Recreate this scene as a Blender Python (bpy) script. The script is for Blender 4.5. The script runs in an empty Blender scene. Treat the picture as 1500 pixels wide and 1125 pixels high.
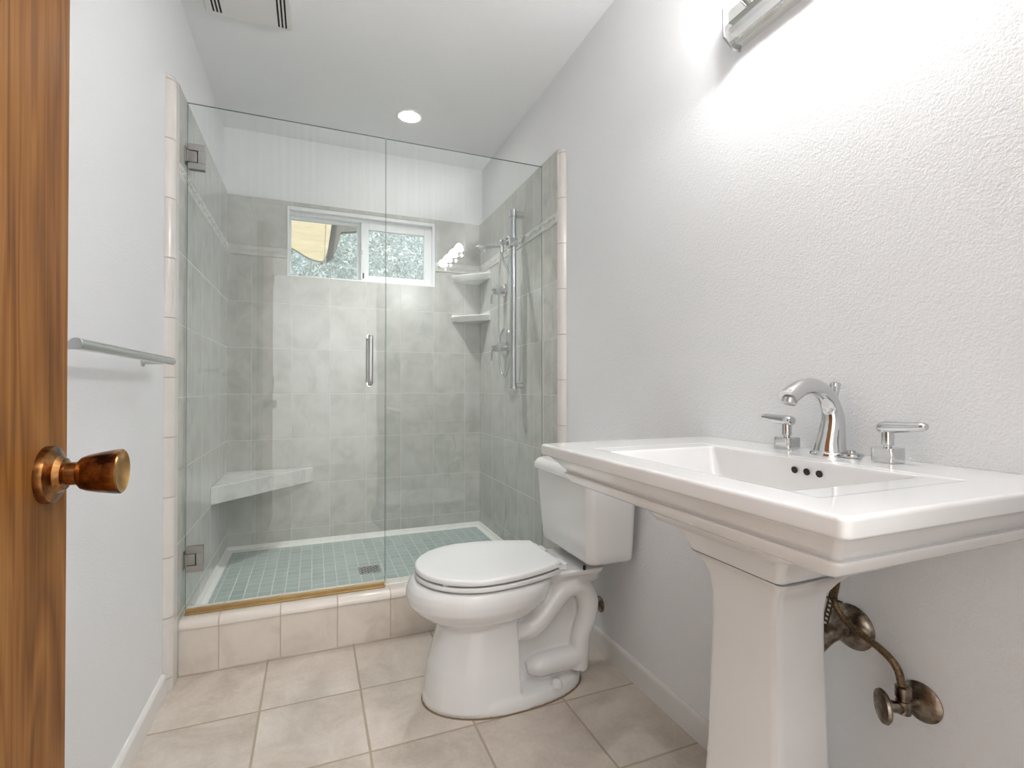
import bpy, bmesh, math, random
from mathutils import Vector, Matrix
PI = math.pi
S = bpy.context.scene
C = S.collection
random.seed(7)

# ------------------------------------------------------------------ camera
cam_d = bpy.data.cameras.new('camera')
cam_d.sensor_width = 36.0
cam_d.lens = 36.0 * 730.0 / 1500.0
cam_d.clip_start = 0.01
cam = bpy.data.objects.new('camera', cam_d)
C.objects.link(cam)
cam.location = (0, 0, 1.0)
cam.rotation_euler = (PI/2 + math.atan(5.7/730.0), 0, -math.atan(291.0/730.0))
S.camera = cam

# ------------------------------------------------------------------ exposure, world, sun
S.view_settings.view_transform = 'Standard'
S.view_settings.look = 'None'
S.view_settings.gamma = 1.0
S.view_settings.use_curve_mapping = False
S.view_settings.exposure = 1.22

world = bpy.data.worlds.new('World')
S.world = world
world.use_nodes = True
wn = world.node_tree
bg = wn.nodes['Background']
bg.inputs['Color'].default_value = (0.60, 0.85, 1.0, 1)
bg.inputs['Strength'].default_value = 0.62

sun_d = bpy.data.lights.new('sun', 'SUN')
sun_d.energy = 2.9
sun_d.angle = 0.01
sun_d.color = (1.0, 0.96, 0.88)
sun = bpy.data.objects.new('sun', sun_d)
C.objects.link(sun)
sun.rotation_euler = (math.radians(48), 0, math.radians(-20))   # shines towards +Y and down, from over the roof

def area_light(name, loc, rot, sx, sy, power, color=(1, 1, 1)):
    d = bpy.data.lights.new(name, 'AREA')
    d.shape = 'RECTANGLE'; d.size = sx; d.size_y = sy
    d.energy = power; d.color = color
    o = bpy.data.objects.new(name, d); C.objects.link(o)
    o.location = loc; o.rotation_euler = rot
    return o
# two unseen fill lights added in the hall to brighten the bathroom
HALL_FILL = 5.0
HALL_WASH_FILL = 50.0
BULB = 78.0
DOWN = 30.0
area_light('hall_fill_light', (0.3, -0.75, 2.33), (0, 0, 0), 0.4, 0.4, HALL_FILL, (0.97, 0.98, 1.0))
area_light('hall_wash_fill', (0.3, -0.55, 2.25), (-math.radians(62), 0, 0), 0.6, 0.3, HALL_WASH_FILL, (0.97, 0.98, 1.0))  # added fill, aimed away from the room to bounce off the hall walls

# ------------------------------------------------------------------ materials
MATS = {}
class NT:
    def __init__(s, name):
        s.m = bpy.data.materials.new(name); s.m.use_nodes = True
        s.t = s.m.node_tree; s.b = s.t.nodes['Principled BSDF']
        s.out = s.t.nodes['Material Output']
        MATS[name] = s.m
    def n(s, typ, **kw):
        x = s.t.nodes.new(typ)
        for k, v in kw.items(): setattr(x, k, v)
        return x
    def l(s, a, b): s.t.links.new(a, b)
    def math(s, op, a, b=None, c=None):
        x = s.n('ShaderNodeMath', operation=op)
        for i, v in enumerate((a, b, c)):
            if v is None: continue
            if isinstance(v, (int, float)): x.inputs[i].default_value = v
            else: s.l(v, x.inputs[i])
        return x.outputs[0]
    def pos(s):
        if not hasattr(s, '_p'):
            g = s.n('ShaderNodeNewGeometry'); x = s.n('ShaderNodeSeparateXYZ')
            s.l(g.outputs['Position'], x.inputs[0]); s._p = (g.outputs['Position'], x.outputs)
        return s._p
    def mapped(s, scale):
        v = s.n('ShaderNodeVectorMath', operation='MULTIPLY')
        s.l(s.pos()[0], v.inputs[0]); v.inputs[1].default_value = scale
        return v.outputs[0]
    def noise(s, scale, detail=3, rough=0.5, vec=None, dist=0.0):
        x = s.n('ShaderNodeTexNoise')
        x.inputs['Scale'].default_value = scale; x.inputs['Detail'].default_value = detail
        x.inputs['Roughness'].default_value = rough; x.inputs['Distortion'].default_value = dist
        s.l(vec if vec is not None else s.pos()[0], x.inputs['Vector'])
        return x.outputs['Fac']
    def ramp(s, fac, stops):
        x = s.n('ShaderNodeValToRGB'); e = x.color_ramp.elements
        e[0].position, e[0].color = stops[0][0], (*stops[0][1], 1)
        e[1].position, e[1].color = stops[-1][0], (*stops[-1][1], 1)
        for p, c in stops[1:-1]:
            q = e.new(p); q.color = (*c, 1)
        s.l(fac, x.inputs[0]); return x.outputs[0]
    def mix(s, fac, a, b, blend='MIX'):
        x = s.n('ShaderNodeMix', data_type='RGBA', blend_type=blend)
        if isinstance(fac, (int, float)): x.inputs[0].default_value = fac
        else: s.l(fac, x.inputs[0])
        for i, v in ((6, a), (7, b)):
            if isinstance(v, tuple): x.inputs[i].default_value = (*v, 1)
            else: s.l(v, x.inputs[i])
        return x.outputs[2]
    def bump(s, h, strength, dist=0.002):
        x = s.n('ShaderNodeBump'); x.inputs['Strength'].default_value = strength
        x.inputs['Distance'].default_value = dist
        s.l(h, x.inputs['Height']); s.l(x.outputs[0], s.b.inputs['Normal'])

def plain(name, col, rough=0.5, metal=0.0, **kw):
    t = NT(name)
    t.b.inputs['Base Color'].default_value = (*col, 1)
    t.b.inputs['Roughness'].default_value = rough
    t.b.inputs['Metallic'].default_value = metal
    for k, v in kw.items(): t.b.inputs[k.replace('_', ' ')].default_value = v
    return t

def paint(name, col, bump=0.35, scale=230, rough=0.55):
    t = plain(name, col, rough)
    n1 = t.noise(scale, 2); n2 = t.noise(scale*0.4, 2)
    t.bump(t.math('ADD', n1, t.math('MULTIPLY', n2, 0.6)), bump, 0.0016)
    v = t.noise(1.7, 3)
    t.l(t.ramp(v, [(0.3, tuple(c*0.975 for c in col)), (0.7, col)]), t.b.inputs['Base Color'])
    return t
paint('wall_paint', (0.855, 0.86, 0.875), bump=0.85)
paint('ceiling_paint', (0.92, 0.925, 0.935), bump=0.45)
paint('hall_paint', (0.78, 0.77, 0.75), bump=0.1)

t = plain('porcelain', (0.82, 0.81, 0.80), 0.09); t.b.inputs['Coat Weight'].default_value = 0.3
n = t.noise(3.0, 2); t.l(t.ramp(n, [(0.3, (0.80, 0.79, 0.78)), (0.7, (0.82, 0.81, 0.80))]), t.b.inputs['Base Color'])
t = plain('seat_plastic', (0.87, 0.868, 0.855), 0.22)
n = t.noise(5.0, 2); t.l(t.ramp(n, [(0.3, (0.80, 0.80, 0.79)), (0.7, (0.82, 0.82, 0.81))]), t.b.inputs['Base Color'])
t = plain('chrome', (0.64, 0.64, 0.645), 0.07, 1.0)
n = t.noise(25, 2); t.l(t.ramp(n, [(0.3, (0.06,)*3), (0.75, (0.13,)*3)]), t.b.inputs['Roughness'])
t = plain('brushed_nickel', (0.43, 0.42, 0.40), 0.30, 1.0)
n = t.noise(60, 2, vec=t.mapped((1, 1, 14))); t.bump(n, 0.05, 0.0005)
t = plain('satin_chrome', (0.58, 0.59, 0.60), 0.22, 1.0)
t.l(t.ramp(t.noise(30, 2), [(0.3, (0.18,)*3), (0.7, (0.27,)*3)]), t.b.inputs['Roughness'])
t = plain('aged_metal', (0.42, 0.37, 0.31), 0.28, 1.0)
n = t.noise(60, 4, 0.6)
t.l(t.ramp(n, [(0.3, (0.10, 0.07, 0.05)), (0.52, (0.28, 0.23, 0.18)), (0.75, (0.46, 0.42, 0.36))]), t.b.inputs['Base Color'])
t = plain('braided_hose', (0.30, 0.22, 0.13), 0.45, 0.75)
n = t.noise(240, 3); t.l(t.ramp(n, [(0.3, (0.10, 0.065, 0.035)), (0.7, (0.27, 0.19, 0.11))]), t.b.inputs['Base Color'])
t.bump(n, 0.5, 0.001)
t = plain('bronze', (0.42, 0.20, 0.07), 0.24, 1.0)
n = t.noise(38, 5, 0.62)
t.l(t.ramp(n, [(0.38, (0.05, 0.02, 0.01)), (0.55, (0.33, 0.15, 0.05)), (0.72, (0.62, 0.33, 0.12))]), t.b.inputs['Base Color'])
t = plain('bronze_face', (0.62, 0.38, 0.15), 0.30, 1.0)
n = t.noise(50, 4, 0.6)
t.l(t.ramp(n, [(0.3, (0.42, 0.24, 0.09)), (0.7, (0.72, 0.46, 0.20))]), t.b.inputs['Base Color'])
plain('polished_steel', (0.86, 0.86, 0.85), 0.16, 1.0)
plain('dark_gap', (0.02, 0.018, 0.016), 0.8)
plain('vinyl', (0.86, 0.87, 0.88), 0.30)
plain('trim_paint', (0.80, 0.785, 0.76), 0.38)
plain('caulk_white', (0.80, 0.80, 0.76), 0.4)
plain('old_caulk', (0.24, 0.17, 0.10), 0.8)
plain('grille', (0.80, 0.79, 0.765), 0.45)
plain('shelf_ceramic', (0.83, 0.83, 0.81), 0.12)
t = plain('bulb_glow', (1, 1, 1), 0.3); t.b.inputs['Emission Color'].default_value = (0.97, 0.975, 0.97, 1); t.b.inputs['Emission Strength'].default_value = BULB
t = plain('lens_glow', (1, 1, 1), 0.3); t.b.inputs['Emission Color'].default_value = (1, 0.97, 0.90, 1); t.b.inputs['Emission Strength'].default_value = DOWN
t = plain('hall_fill_glow', (1, 1, 1), 0.3); t.b.inputs['Emission Color'].default_value = (1, 0.96, 0.90, 1); t.b.inputs['Emission Strength'].default_value = 2.0  # glow of the added hall fill fixture
t = plain('brass_sweep', (0.50, 0.31, 0.10), 0.35, 0.25)
n = t.noise(6, 2, vec=t.mapped((1, 1, 1)))
t.l(t.ramp(n, [(0.3, (0.36, 0.22, 0.08)), (0.7, (0.48, 0.32, 0.13))]), t.b.inputs['Base Color'])

# wood veneer
t = plain('door_wood', (0.3, 0.14, 0.05), 0.42); t.b.inputs['Specular IOR Level'].default_value = 0.12
g1 = t.noise(1.0, 3, 0.55, vec=t.mapped((7, 7, 0.75)), dist=0.6)          # broad cathedral figure
rings = t.math('FRACT', t.math('MULTIPLY', g1, 11.0))
rings = t.math('ABSOLUTE', t.math('SUBTRACT', t.math('MULTIPLY', rings, 2.0), 1.0))
g2 = t.noise(1.0, 4, 0.6, vec=t.mapped((300, 260, 5)))                    # pores
g3 = t.noise(1.0, 3, 0.6, vec=t.mapped((48, 40, 1.1)), dist=0.5)
g = t.math('ADD', t.math('MULTIPLY', rings, 0.22), t.math('ADD', t.math('MULTIPLY', g2, 0.36), t.math('MULTIPLY', g3, 0.42)))
t.l(t.ramp(g, [(0.30, (0.115, 0.040, 0.010)), (0.44, (0.185, 0.072, 0.017)), (0.56, (0.25, 0.105, 0.026)), (0.72, (0.32, 0.150, 0.042))]), t.b.inputs['Base Color'])
t.bump(g2, 0.15, 0.0006)

# tiles -------------------------------------------------------------
def tile(name, ua, va, u0, pu, v0, pv, gw, stops, grout, rough=0.2, nscale=9.0, gbump=0.6, vary=0.05, fine=None):
    """grid of tiles on world axes ua/va; joints at u0 + k*pu and v0 + k*pv"""
    t = plain(name, (0.5, 0.5, 0.5), rough)
    P = t.pos()[1]
    def axis(o, o0, p):
        q = t.math('DIVIDE', t.math('SUBTRACT', o, o0), p)
        f = t.math('FRACT', q)
        d = t.math('MULTIPLY', t.math('MINIMUM', f, t.math('SUBTRACT', 1.0, f)), p)   # metres to the nearest joint
        return q, d
    qu, du = axis(P[ua], u0, pu)
    qv, dv = axis(P[va], v0, pv)
    d = t.math('MINIMUM', du, dv)
    mr = t.n('ShaderNodeMapRange'); mr.interpolation_type = 'SMOOTHSTEP'
    mr.inputs['From Min'].default_value = gw*0.5*0.75; mr.inputs['From Max'].default_value = gw*0.5*1.35
    mr.inputs['To Min'].default_value = 0; mr.inputs['To Max'].default_value = 1
    t.l(d, mr.inputs['Value']); mask = mr.outputs[0]        # 1 on the tile, 0 in the joint
    cb = t.n('ShaderNodeCombineXYZ'); t.l(t.math('FLOOR', qu), cb.inputs[0]); t.l(t.math('FLOOR', qv), cb.inputs[1])
    wn_ = t.n('ShaderNodeTexWhiteNoise', noise_dimensions='3D'); t.l(cb.outputs[0], wn_.inputs['Vector'])
    off = t.n('ShaderNodeVectorMath', operation='MULTIPLY_ADD')
    t.l(wn_.outputs['Color'], off.inputs[0]); off.inputs[1].default_value = (7, 7, 7); t.l(t.pos()[0], off.inputs[2])
    n1 = t.noise(nscale, 5, 0.62, vec=off.outputs[0], dist=0.5)
    col = t.ramp(n1, stops)
    if fine:
        n2 = t.noise(fine, 4, 0.7)
        col = t.mix(t.math('MULTIPLY', n2, 0.35), col, t.ramp(n2, [(0.35, tuple(c*0.72 for c in stops[0][1])), (0.65, stops[-1][1])]))
    hsv = t.n('ShaderNodeHueSaturation'); t.l(col, hsv.inputs['Color'])
    t.l(t.math('ADD', 1.0 - vary/2, t.math('MULTIPLY', wn_.outputs['Value'], vary)), hsv.inputs['Value'])
    t.l(t.mix(mask, grout, hsv.outputs[0]), t.b.inputs['Base Color'])
    t.l(t.math('ADD', rough, t.math('MULTIPLY', t.math('SUBTRACT', 1.0, mask), 0.5)), t.b.inputs['Roughness'])
    t.bump(mask, gbump, 0.0015)
    return t
SH = [(0.30, (0.43, 0.43, 0.395)), (0.50, (0.52, 0.52, 0.485)), (0.68, (0.58, 0.58, 0.545))]
GR = (0.63, 0.63, 0.595)
RV0, RPV = 0.2095, 0.2525
tile('shower_tile_back', 0, 2, -0.3135, 0.2015, RV0, RPV, 0.0030, SH, GR)
tile('shower_tile_back_top', 0, 2, -0.3135, 0.2015, 1.7825, 0.2675, 0.0030, SH, GR)
tile('shower_tile_side', 1, 2, 2.01, 0.2015, RV0, RPV, 0.0030, SH, GR)
tile('shower_tile_side_top', 1, 2, 2.01, 0.2015, 1.7825, 0.2675, 0.0030, SH, GR)
tile('listello_tile', 0, 2, -0.3135, 0.2015, 1.7240, 0.0590, 0.002, [(0.3, (0.60, 0.60, 0.565)), (0.7, (0.69, 0.69, 0.66))], GR, rough=0.3)
BE = [(0.30, (0.61, 0.535, 0.465)), (0.5, (0.72, 0.645, 0.565)), (0.70, (0.76, 0.69, 0.62))]
tile('floor_tile', 0, 1, -0.152, 0.3005, 1.423, 0.3050, 0.006,
     [(0.30, (0.48, 0.405, 0.34)), (0.48, (0.62, 0.54, 0.465)), (0.66, (0.72, 0.645, 0.57))], (0.44, 0.365, 0.275),
     rough=0.42, nscale=5.5, fine=75, gbump=0.8, vary=0.07)
tile('curb_tile', 0, 2, -0.3114, 0.2005, 0.1545, 0.3, 0.004, BE, (0.52, 0.43, 0.35), rough=0.2, nscale=7)
tile('curb_nose_tile', 0, 1, -0.3114, 0.2005, 2.088, 0.3, 0.004, [(0.3, (0.74, 0.66, 0.585)), (0.7, (0.80, 0.73, 0.66))], (0.50, 0.41, 0.33), rough=0.18, nscale=7)
tile('nose_tile', 0, 2, 5.0, 20.0, 0.042, 0.1985, 0.004, [(0.3, (0.70, 0.66, 0.62)), (0.7, (0.75, 0.71, 0.67))], (0.50, 0.44, 0.38), rough=0.2, nscale=6)
tile('mosaic', 0, 1, -0.3785, 0.0535, 2.19, 0.0535, 0.0045, [(0.3, (0.29, 0.375, 0.36)), (0.7, (0.37, 0.455, 0.435))], (0.60, 0.62, 0.58), rough=0.3, nscale=14, vary=0.16)
t = plain('bench_stone', (0.7, 0.7, 0.68), 0.2)
n = t.noise(9, 6, 0.65, dist=1.2); t.l(t.ramp(n, [(0.3, (0.56, 0.57, 0.55)), (0.55, (0.70, 0.70, 0.675)), (0.75, (0.78, 0.78, 0.76))]), t.b.inputs['Base Color'])

# glass: straight-through sheet with a mirror-like Fresnel film, faint mineral streaks
def glass(name, tint, streak=0.0, edge=False):
    t = NT(name); t.t.nodes.remove(t.b)
    tr = t.n('ShaderNodeBsdfTransparent'); tr.inputs[0].default_value = (*tint, 1)
    gl = t.n('ShaderNodeBsdfGlossy'); gl.inputs['Roughness'].default_value = 0.0; gl.inputs[0].default_value = (1, 1, 1, 1)
    fr = t.n('ShaderNodeFresnel'); fr.inputs[0].default_value = 1.5
    m = t.n('ShaderNodeMixShader')
    geo = t.n('ShaderNodeNewGeometry')
    front = t.math('SUBTRACT', 1.0, geo.outputs['Backfacing'])
    fr2 = t.math('MULTIPLY', t.math('MULTIPLY', fr.outputs[0], 1.75), front)
    t.l(t.math('MINIMUM', fr2, 1.0), m.inputs[0])
    t.l(tr.outputs[0], m.inputs[1]); t.l(gl.outputs[0], m.inputs[2])
    res = m.outputs[0]
    if streak:
        df = t.n('ShaderNodeBsdfDiffuse'); df.inputs[0].default_value = (0.85, 0.88, 0.86, 1)
        n = t.noise(1.0, 3, 0.6, vec=t.mapped((70, 70, 1.2)))
        n2 = t.noise(2.2, 3, 0.5)
        f = t.math('MULTIPLY', t.math('MULTIPLY', n, n2), streak*2.2)
        m2 = t.n('ShaderNodeMixShader'); t.l(f, m2.inputs[0]); t.l(res, m2.inputs[1]); t.l(df.outputs[0], m2.inputs[2])
        res = m2.outputs[0]
    t.l(res, t.out.inputs[0])
glass('shower_glass', (0.975, 0.988, 0.982), 0.07)
glass('window_glass', (0.97, 0.985, 0.985))
glass('shade_glass', (0.93, 0.93, 0.92))
plain('glass_edge', (0.10, 0.20, 0.17), 0.1)

t = plain('leaf', (0.16, 0.24, 0.17), 0.32)
n = t.noise(5.0, 2); n2 = t.noise(60.0, 2)
t.l(t.mix(n2, t.ramp(n, [(0.35, (0.05, 0.075, 0.055)), (0.65, (0.24, 0.28, 0.23))]), (0.88, 0.90, 0.86)), t.b.inputs['Base Color'])
t.b.inputs['Transmission Weight'].default_value = 0.0
t = plain('bark', (0.20, 0.15, 0.11), 0.8); t.bump(t.noise(40, 4), 0.6, 0.01)
t = plain('cream_wood', (0.62, 0.52, 0.35), 0.6)
n = t.noise(1, 4, 0.6, vec=t.mapped((3, 3, 30)), dist=0.8); t.l(t.ramp(n, [(0.3, (0.38, 0.285, 0.155)), (0.6, (0.50, 0.39, 0.235))]), t.b.inputs['Base Color'])
plain('soffit_shade', (0.10, 0.085, 0.07), 0.8)  # shade under the eave put in as a dark colour
plain('soil', (0.20, 0.17, 0.12), 0.9)
t = plain('hall_floor', (0.42, 0.30, 0.20), 0.4); t.l(t.ramp(t.noise(1, 4, vec=t.mapped((30, 2, 1))), [(0.3, (0.34, 0.30, 0.26)), (0.7, (0.50, 0.46, 0.42))]), t.b.inputs['Base Color'])
plain('stucco', (0.62, 0.58, 0.50), 0.9)

# ------------------------------------------------------------------ mesh helpers
class MB:
    def __init__(s): s.v = []; s.f = []
    def add(s, vs, fs):
        o = len(s.v); s.v += [tuple(p) for p in vs]; s.f += [tuple(i+o for i in f) for f in fs]; return s
    def box(s, x0, x1, y0, y1, z0, z1):
        vs = [(x, y, z) for z in (z0, z1) for y in (y0, y1) for x in (x0, x1)]
        return s.add(vs, [(0, 2, 3, 1), (4, 5, 7, 6), (0, 1, 5, 4), (2, 6, 7, 3), (0, 4, 6, 2), (1, 3, 7, 5)])
    def loft(s, rings, cap0=True, cap1=True):
        n = len(rings[0]); vs = [p for r in rings for p in r]; fs = []
        for i in range(len(rings)-1):
            for j in range(n):
                k = (j+1) % n
                fs.append((i*n+j, i*n+k, (i+1)*n+k, (i+1)*n+j))
        if cap0: fs.append(tuple(reversed(range(n))))
        if cap1: fs.append(tuple(range((len(rings)-1)*n, len(rings)*n)))
        return s.add(vs, fs)
    def prism(s, poly, axis, a0, a1):
        """poly of 2-D points on the other two axes, extruded on axis"""
        def P(p, a):
            q = list(p); q.insert(axis, a); return tuple(q)
        return s.loft([[P(p, a0) for p in poly], [P(p, a1) for p in poly]])
    def lathe(s, prof, org, direction, n=32, cap0=True, cap1=True):
        """prof = [(distance along, radius)]"""
        d = Vector(direction).normalized(); u = d.orthogonal().normalized(); w = d.cross(u); o = Vector(org)
        rings = [[tuple(o + d*h + (u*math.cos(2*PI*k/n) + w*math.sin(2*PI*k/n))*r) for k in range(n)] for h, r in prof]
        return s.loft(rings, cap0, cap1)
    def tube(s, pts, r, n=16, smooth=0, flat=(1, 1), up=None):
        pts = [Vector(p) for p in pts]; rs = list(r) if isinstance(r, (list, tuple)) else [r]*len(pts)
        if smooth:
            q, qr = [], []
            for i in range(len(pts)-1):
                p0 = pts[max(i-1, 0)]; p1 = pts[i]; p2 = pts[i+1]; p3 = pts[min(i+2, len(pts)-1)]
                for k in range(smooth):
                    tt = k/smooth
                    q.append(0.5*((2*p1) + (p2-p0)*tt + (2*p0-5*p1+4*p2-p3)*tt*tt + (3*p1-p0-3*p2+p3)*tt**3))
                    qr.append(rs[i]*(1-tt)+rs[i+1]*tt)
            q.append(pts[-1]); qr.append(rs[-1]); pts, rs = q, qr
        rings = []; u = None
        for i, p in enumerate(pts):
            d = (pts[min(i+1, len(pts)-1)] - pts[max(i-1, 0)]).normalized()
            if u is None: u = Vector(up) if up else d.orthogonal()
            u = (u - d*u.dot(d)).normalized(); w = d.cross(u)
            rings.append([tuple(p + (u*math.cos(2*PI*k/n)*flat[0] + w*math.sin(2*PI*k/n)*flat[1])*rs[i]) for k in range(n)])
        return s.loft(rings)
    def build(s, name, mat, parent=None, smooth=True, angle=35, bevel=0.0, seg=2, sub=0):
        me = bpy.data.meshes.new(name)
        off = Vector(parent_origin(parent)) if parent else Vector((0, 0, 0))
        me.from_pydata([tuple(Vector(p)-off) for p in s.v], [], s.f)
        bm = bmesh.new(); bm.from_mesh(me); bmesh.ops.recalc_face_normals(bm, faces=bm.faces[:]); bm.to_mesh(me); bm.free()
        me.update()
        if smooth:
            me.shade_smooth(); me.set_sharp_from_angle(angle=math.radians(angle))
        if mat: me.materials.append(MATS[mat])
        o = bpy.data.objects.new(name, me); C.objects.link(o)
        if parent: o.parent = parent
        if bevel:
            b = o.modifiers.new('bevel', 'BEVEL'); b.width = bevel; b.segments = seg; b.limit_method = 'ANGLE'; b.angle_limit = math.radians(40)
            b.harden_normals = False
            me.shade_smooth(); 
            for e in me.edges: e.use_edge_sharp = False
            me.set_sharp_from_angle(angle=math.radians(60)) if seg < 2 else None
        if smooth and angle < 100:
            w = o.modifiers.new('weighted', 'WEIGHTED_NORMAL'); w.keep_sharp = True; w.weight = 50
        if sub:
            m = o.modifiers.new('sub', 'SUBSURF'); m.levels = sub; m.render_levels = sub
        return o
def parent_origin(p):
    v = Vector((0, 0, 0))
    while p is not None:
        v = v + p.location; p = p.parent
    return v
def thing(name, loc, label, cat, group=None):
    o = bpy.data.objects.new(name, None); C.objects.link(o); o.location = loc
    o.empty_display_size = 0.05
    o['label'] = label; o['category'] = cat
    if group: o['group'] = group
    return o
def tag(o, label, cat, group=None, kind=None):
    if label: o['label'] = label
    if cat: o['category'] = cat
    if group: o['group'] = group
    if kind: o['kind'] = kind
    return o
def struct(o): o['kind'] = 'structure'; return o
def rrect(x0, x1, y0, y1, r, z, seg=6):
    pts = []
    for cx, cy, a in ((x1-r, y1-r, 0), (x0+r, y1-r, 1), (x0+r, y0+r, 2), (x1-r, y0+r, 3)):
        for k in range(seg+1):
            an = PI/2*(a + k/seg); pts.append((cx+r*math.cos(an), cy+r*math.sin(an), z))
    return pts
def egg(z, xf, xb, xw, yc, hw, nf=2.0, nb=2.0, n=64):
    r = []
    for k in range(n):
        a = 2*PI*k/n; c = math.cos(a); s_ = math.sin(a)
        e = nf if c > 0 else nb
        px = abs(c)**(2/e)
        y = yc + hw*math.copysign(abs(s_)**(2/e), s_)
        r.append((xw - (xw-xf)*px if c > 0 else xw + (xb-xw)*px, y, z))
    return r

# ------------------------------------------------------------------ room shell
XL, XR = -0.457, 1.02        # painted wall faces
TL, TR = -0.432, 0.995       # tiled wall faces in the shower
YB, YT = 3.085, 3.06         # painted / tiled back wall
ZC = 2.42
YF = -0.06                   # room side of the doorway wall
D0, D1, DH = -0.36, 0.50, 2.04   # doorway

floor = MB().box(XL-0.1, XR+0.1, YF-0.12, 2.10, -0.06, 0.0).build('floor', 'floor_tile', smooth=False); struct(floor)
struct(MB().box(XL-0.1, XR+0.1, YF-0.12, YB+0.1, ZC, ZC+0.08).build('ceiling', 'ceiling_paint', smooth=False))
struct(MB().box(XL-0.1, XL, YF-0.12, YB+0.12, 0, ZC).build('wall_left', 'wall_paint', smooth=False))
struct(MB().box(XR, XR+0.1, YF-0.12, YB+0.12, 0, ZC).build('wall_right', 'wall_paint', smooth=False))
WX0, WX1, WZ0, WZ1 = -0.140, 0.704, 1.629, 2.028
m = MB()
for b in ((XL, WX0, 0, ZC), (WX1, XR, 0, ZC), (WX0, WX1, 0, WZ0), (WX0, WX1, WZ1, ZC)):
    m.box(b[0], b[1], YB, YB+0.12, b[2], b[3])
struct(m.build('wall_back', 'wall_paint', smooth=False))
m = MB()
for b in ((XL, D0, 0, ZC), (D1, XR, 0, ZC), (D0, D1, DH, ZC)):
    m.box(b[0], b[1], YF-0.12, YF, b[2], b[3])
struct(m.build('wall_front', 'wall_paint', smooth=False))
# door casing of the doorway
m = MB()
for yy in ((YF, YF+0.012),):
    m.box(D1, D1+0.06, yy[0], yy[1], 0, DH+0.06); m.box(D0-0.06, D1, yy[0], yy[1], DH, DH+0.06); m.box(D0-0.06, D0, yy[0], yy[1], 0, DH)
struct(m.build('trim_1', 'trim_paint', smooth=False, bevel=0.003))

# hallway beyond the doorway (seen only in reflections)
struct(MB().box(-1.3, 1.9, -2.7, YF-0.12, -0.06, 0).build('floor_hall', 'hall_floor', smooth=False))
struct(MB().box(-1.3, 1.9, -2.7, YF-0.12, ZC, ZC+0.08).build('ceiling_hall', 'hall_paint', smooth=False))
struct(MB().box(-1.4, -1.3, -2.7, YF-0.12, 0, ZC).build('wall_hall_left', 'hall_paint', smooth=False))
struct(MB().box(1.9, 2.0, -2.7, YF-0.12, 0, ZC).build('wall_hall_right', 'hall_paint', smooth=False))
struct(MB().box(-1.4, 2.0, -2.8, -2.7, 0, ZC).build('wall_hall_far', 'hall_paint', smooth=False))
m = MB(); m.box(-1.4, XL-0.1, YF-0.14, YF-0.12, 0, ZC); m.box(XR+0.1, 2.0, YF-0.14, YF-0.12, 0, ZC)
struct(m.build('wall_hall_near', 'hall_paint', smooth=False))

# baseboards
def base_profile(t, h):   # (out, up)
    return [(0, 0), (t, 0), (t, h*0.82), (t*0.75, h*0.93), (t*0.35, h), (0, h)]
m = MB(); m.loft([[(XL+a, y, z) for a, z in base_profile(0.014, 0.066)] for y in (YF+0.001, 1.938)])
struct(m.build('baseboard_left', 'trim_paint', bevel=0))
m = MB(); m.loft([[(XR-a, y, z) for a, z in base_profile(0.011, 0.078)] for y in (YF+0.001, 1.917)])
struct(m.build('baseboard_right', 'trim_paint'))

# tiled surfaces of the shower
LZ0, LZ1, TZ = 1.7245, 1.7825, 2.05
m = MB(); m.box(XL, TL, 2.01, YB, 0, LZ0)
struct(m.build('wall_shower_left', 'shower_tile_side', smooth=False))
m = MB(); m.box(XL, TL, 2.01, YB, LZ1, TZ)
struct(m.build('wall_shower_left_top', 'shower_tile_side_top', smooth=False))
m = MB(); m.box(TR, XR, 1.955, YB, 0, LZ0)
struct(m.build('wall_shower_right', 'shower_tile_side', smooth=False))
m = MB(); m.box(TR, XR, 1.955, YB, LZ1, TZ)
struct(m.build('wall_shower_right_top', 'shower_tile_side_top', smooth=False))
m = MB()
m.box(TL, TR, YT, YB, 0, WZ0); m.box(TL, WX0, YT, YB, WZ0, LZ0); m.box(WX1, TR, YT, YB, WZ0, LZ0)
struct(m.build('wall_shower_back', 'shower_tile_back', smooth=False))
m = MB()
m.box(TL, WX0, YT, YB, LZ1, TZ); m.box(WX1, TR, YT, YB, LZ1, TZ); m.box(WX0, WX1, YT, YB, WZ1, TZ)
struct(m.build('wall_shower_back_top', 'shower_tile_back_top', smooth=False))

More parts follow.
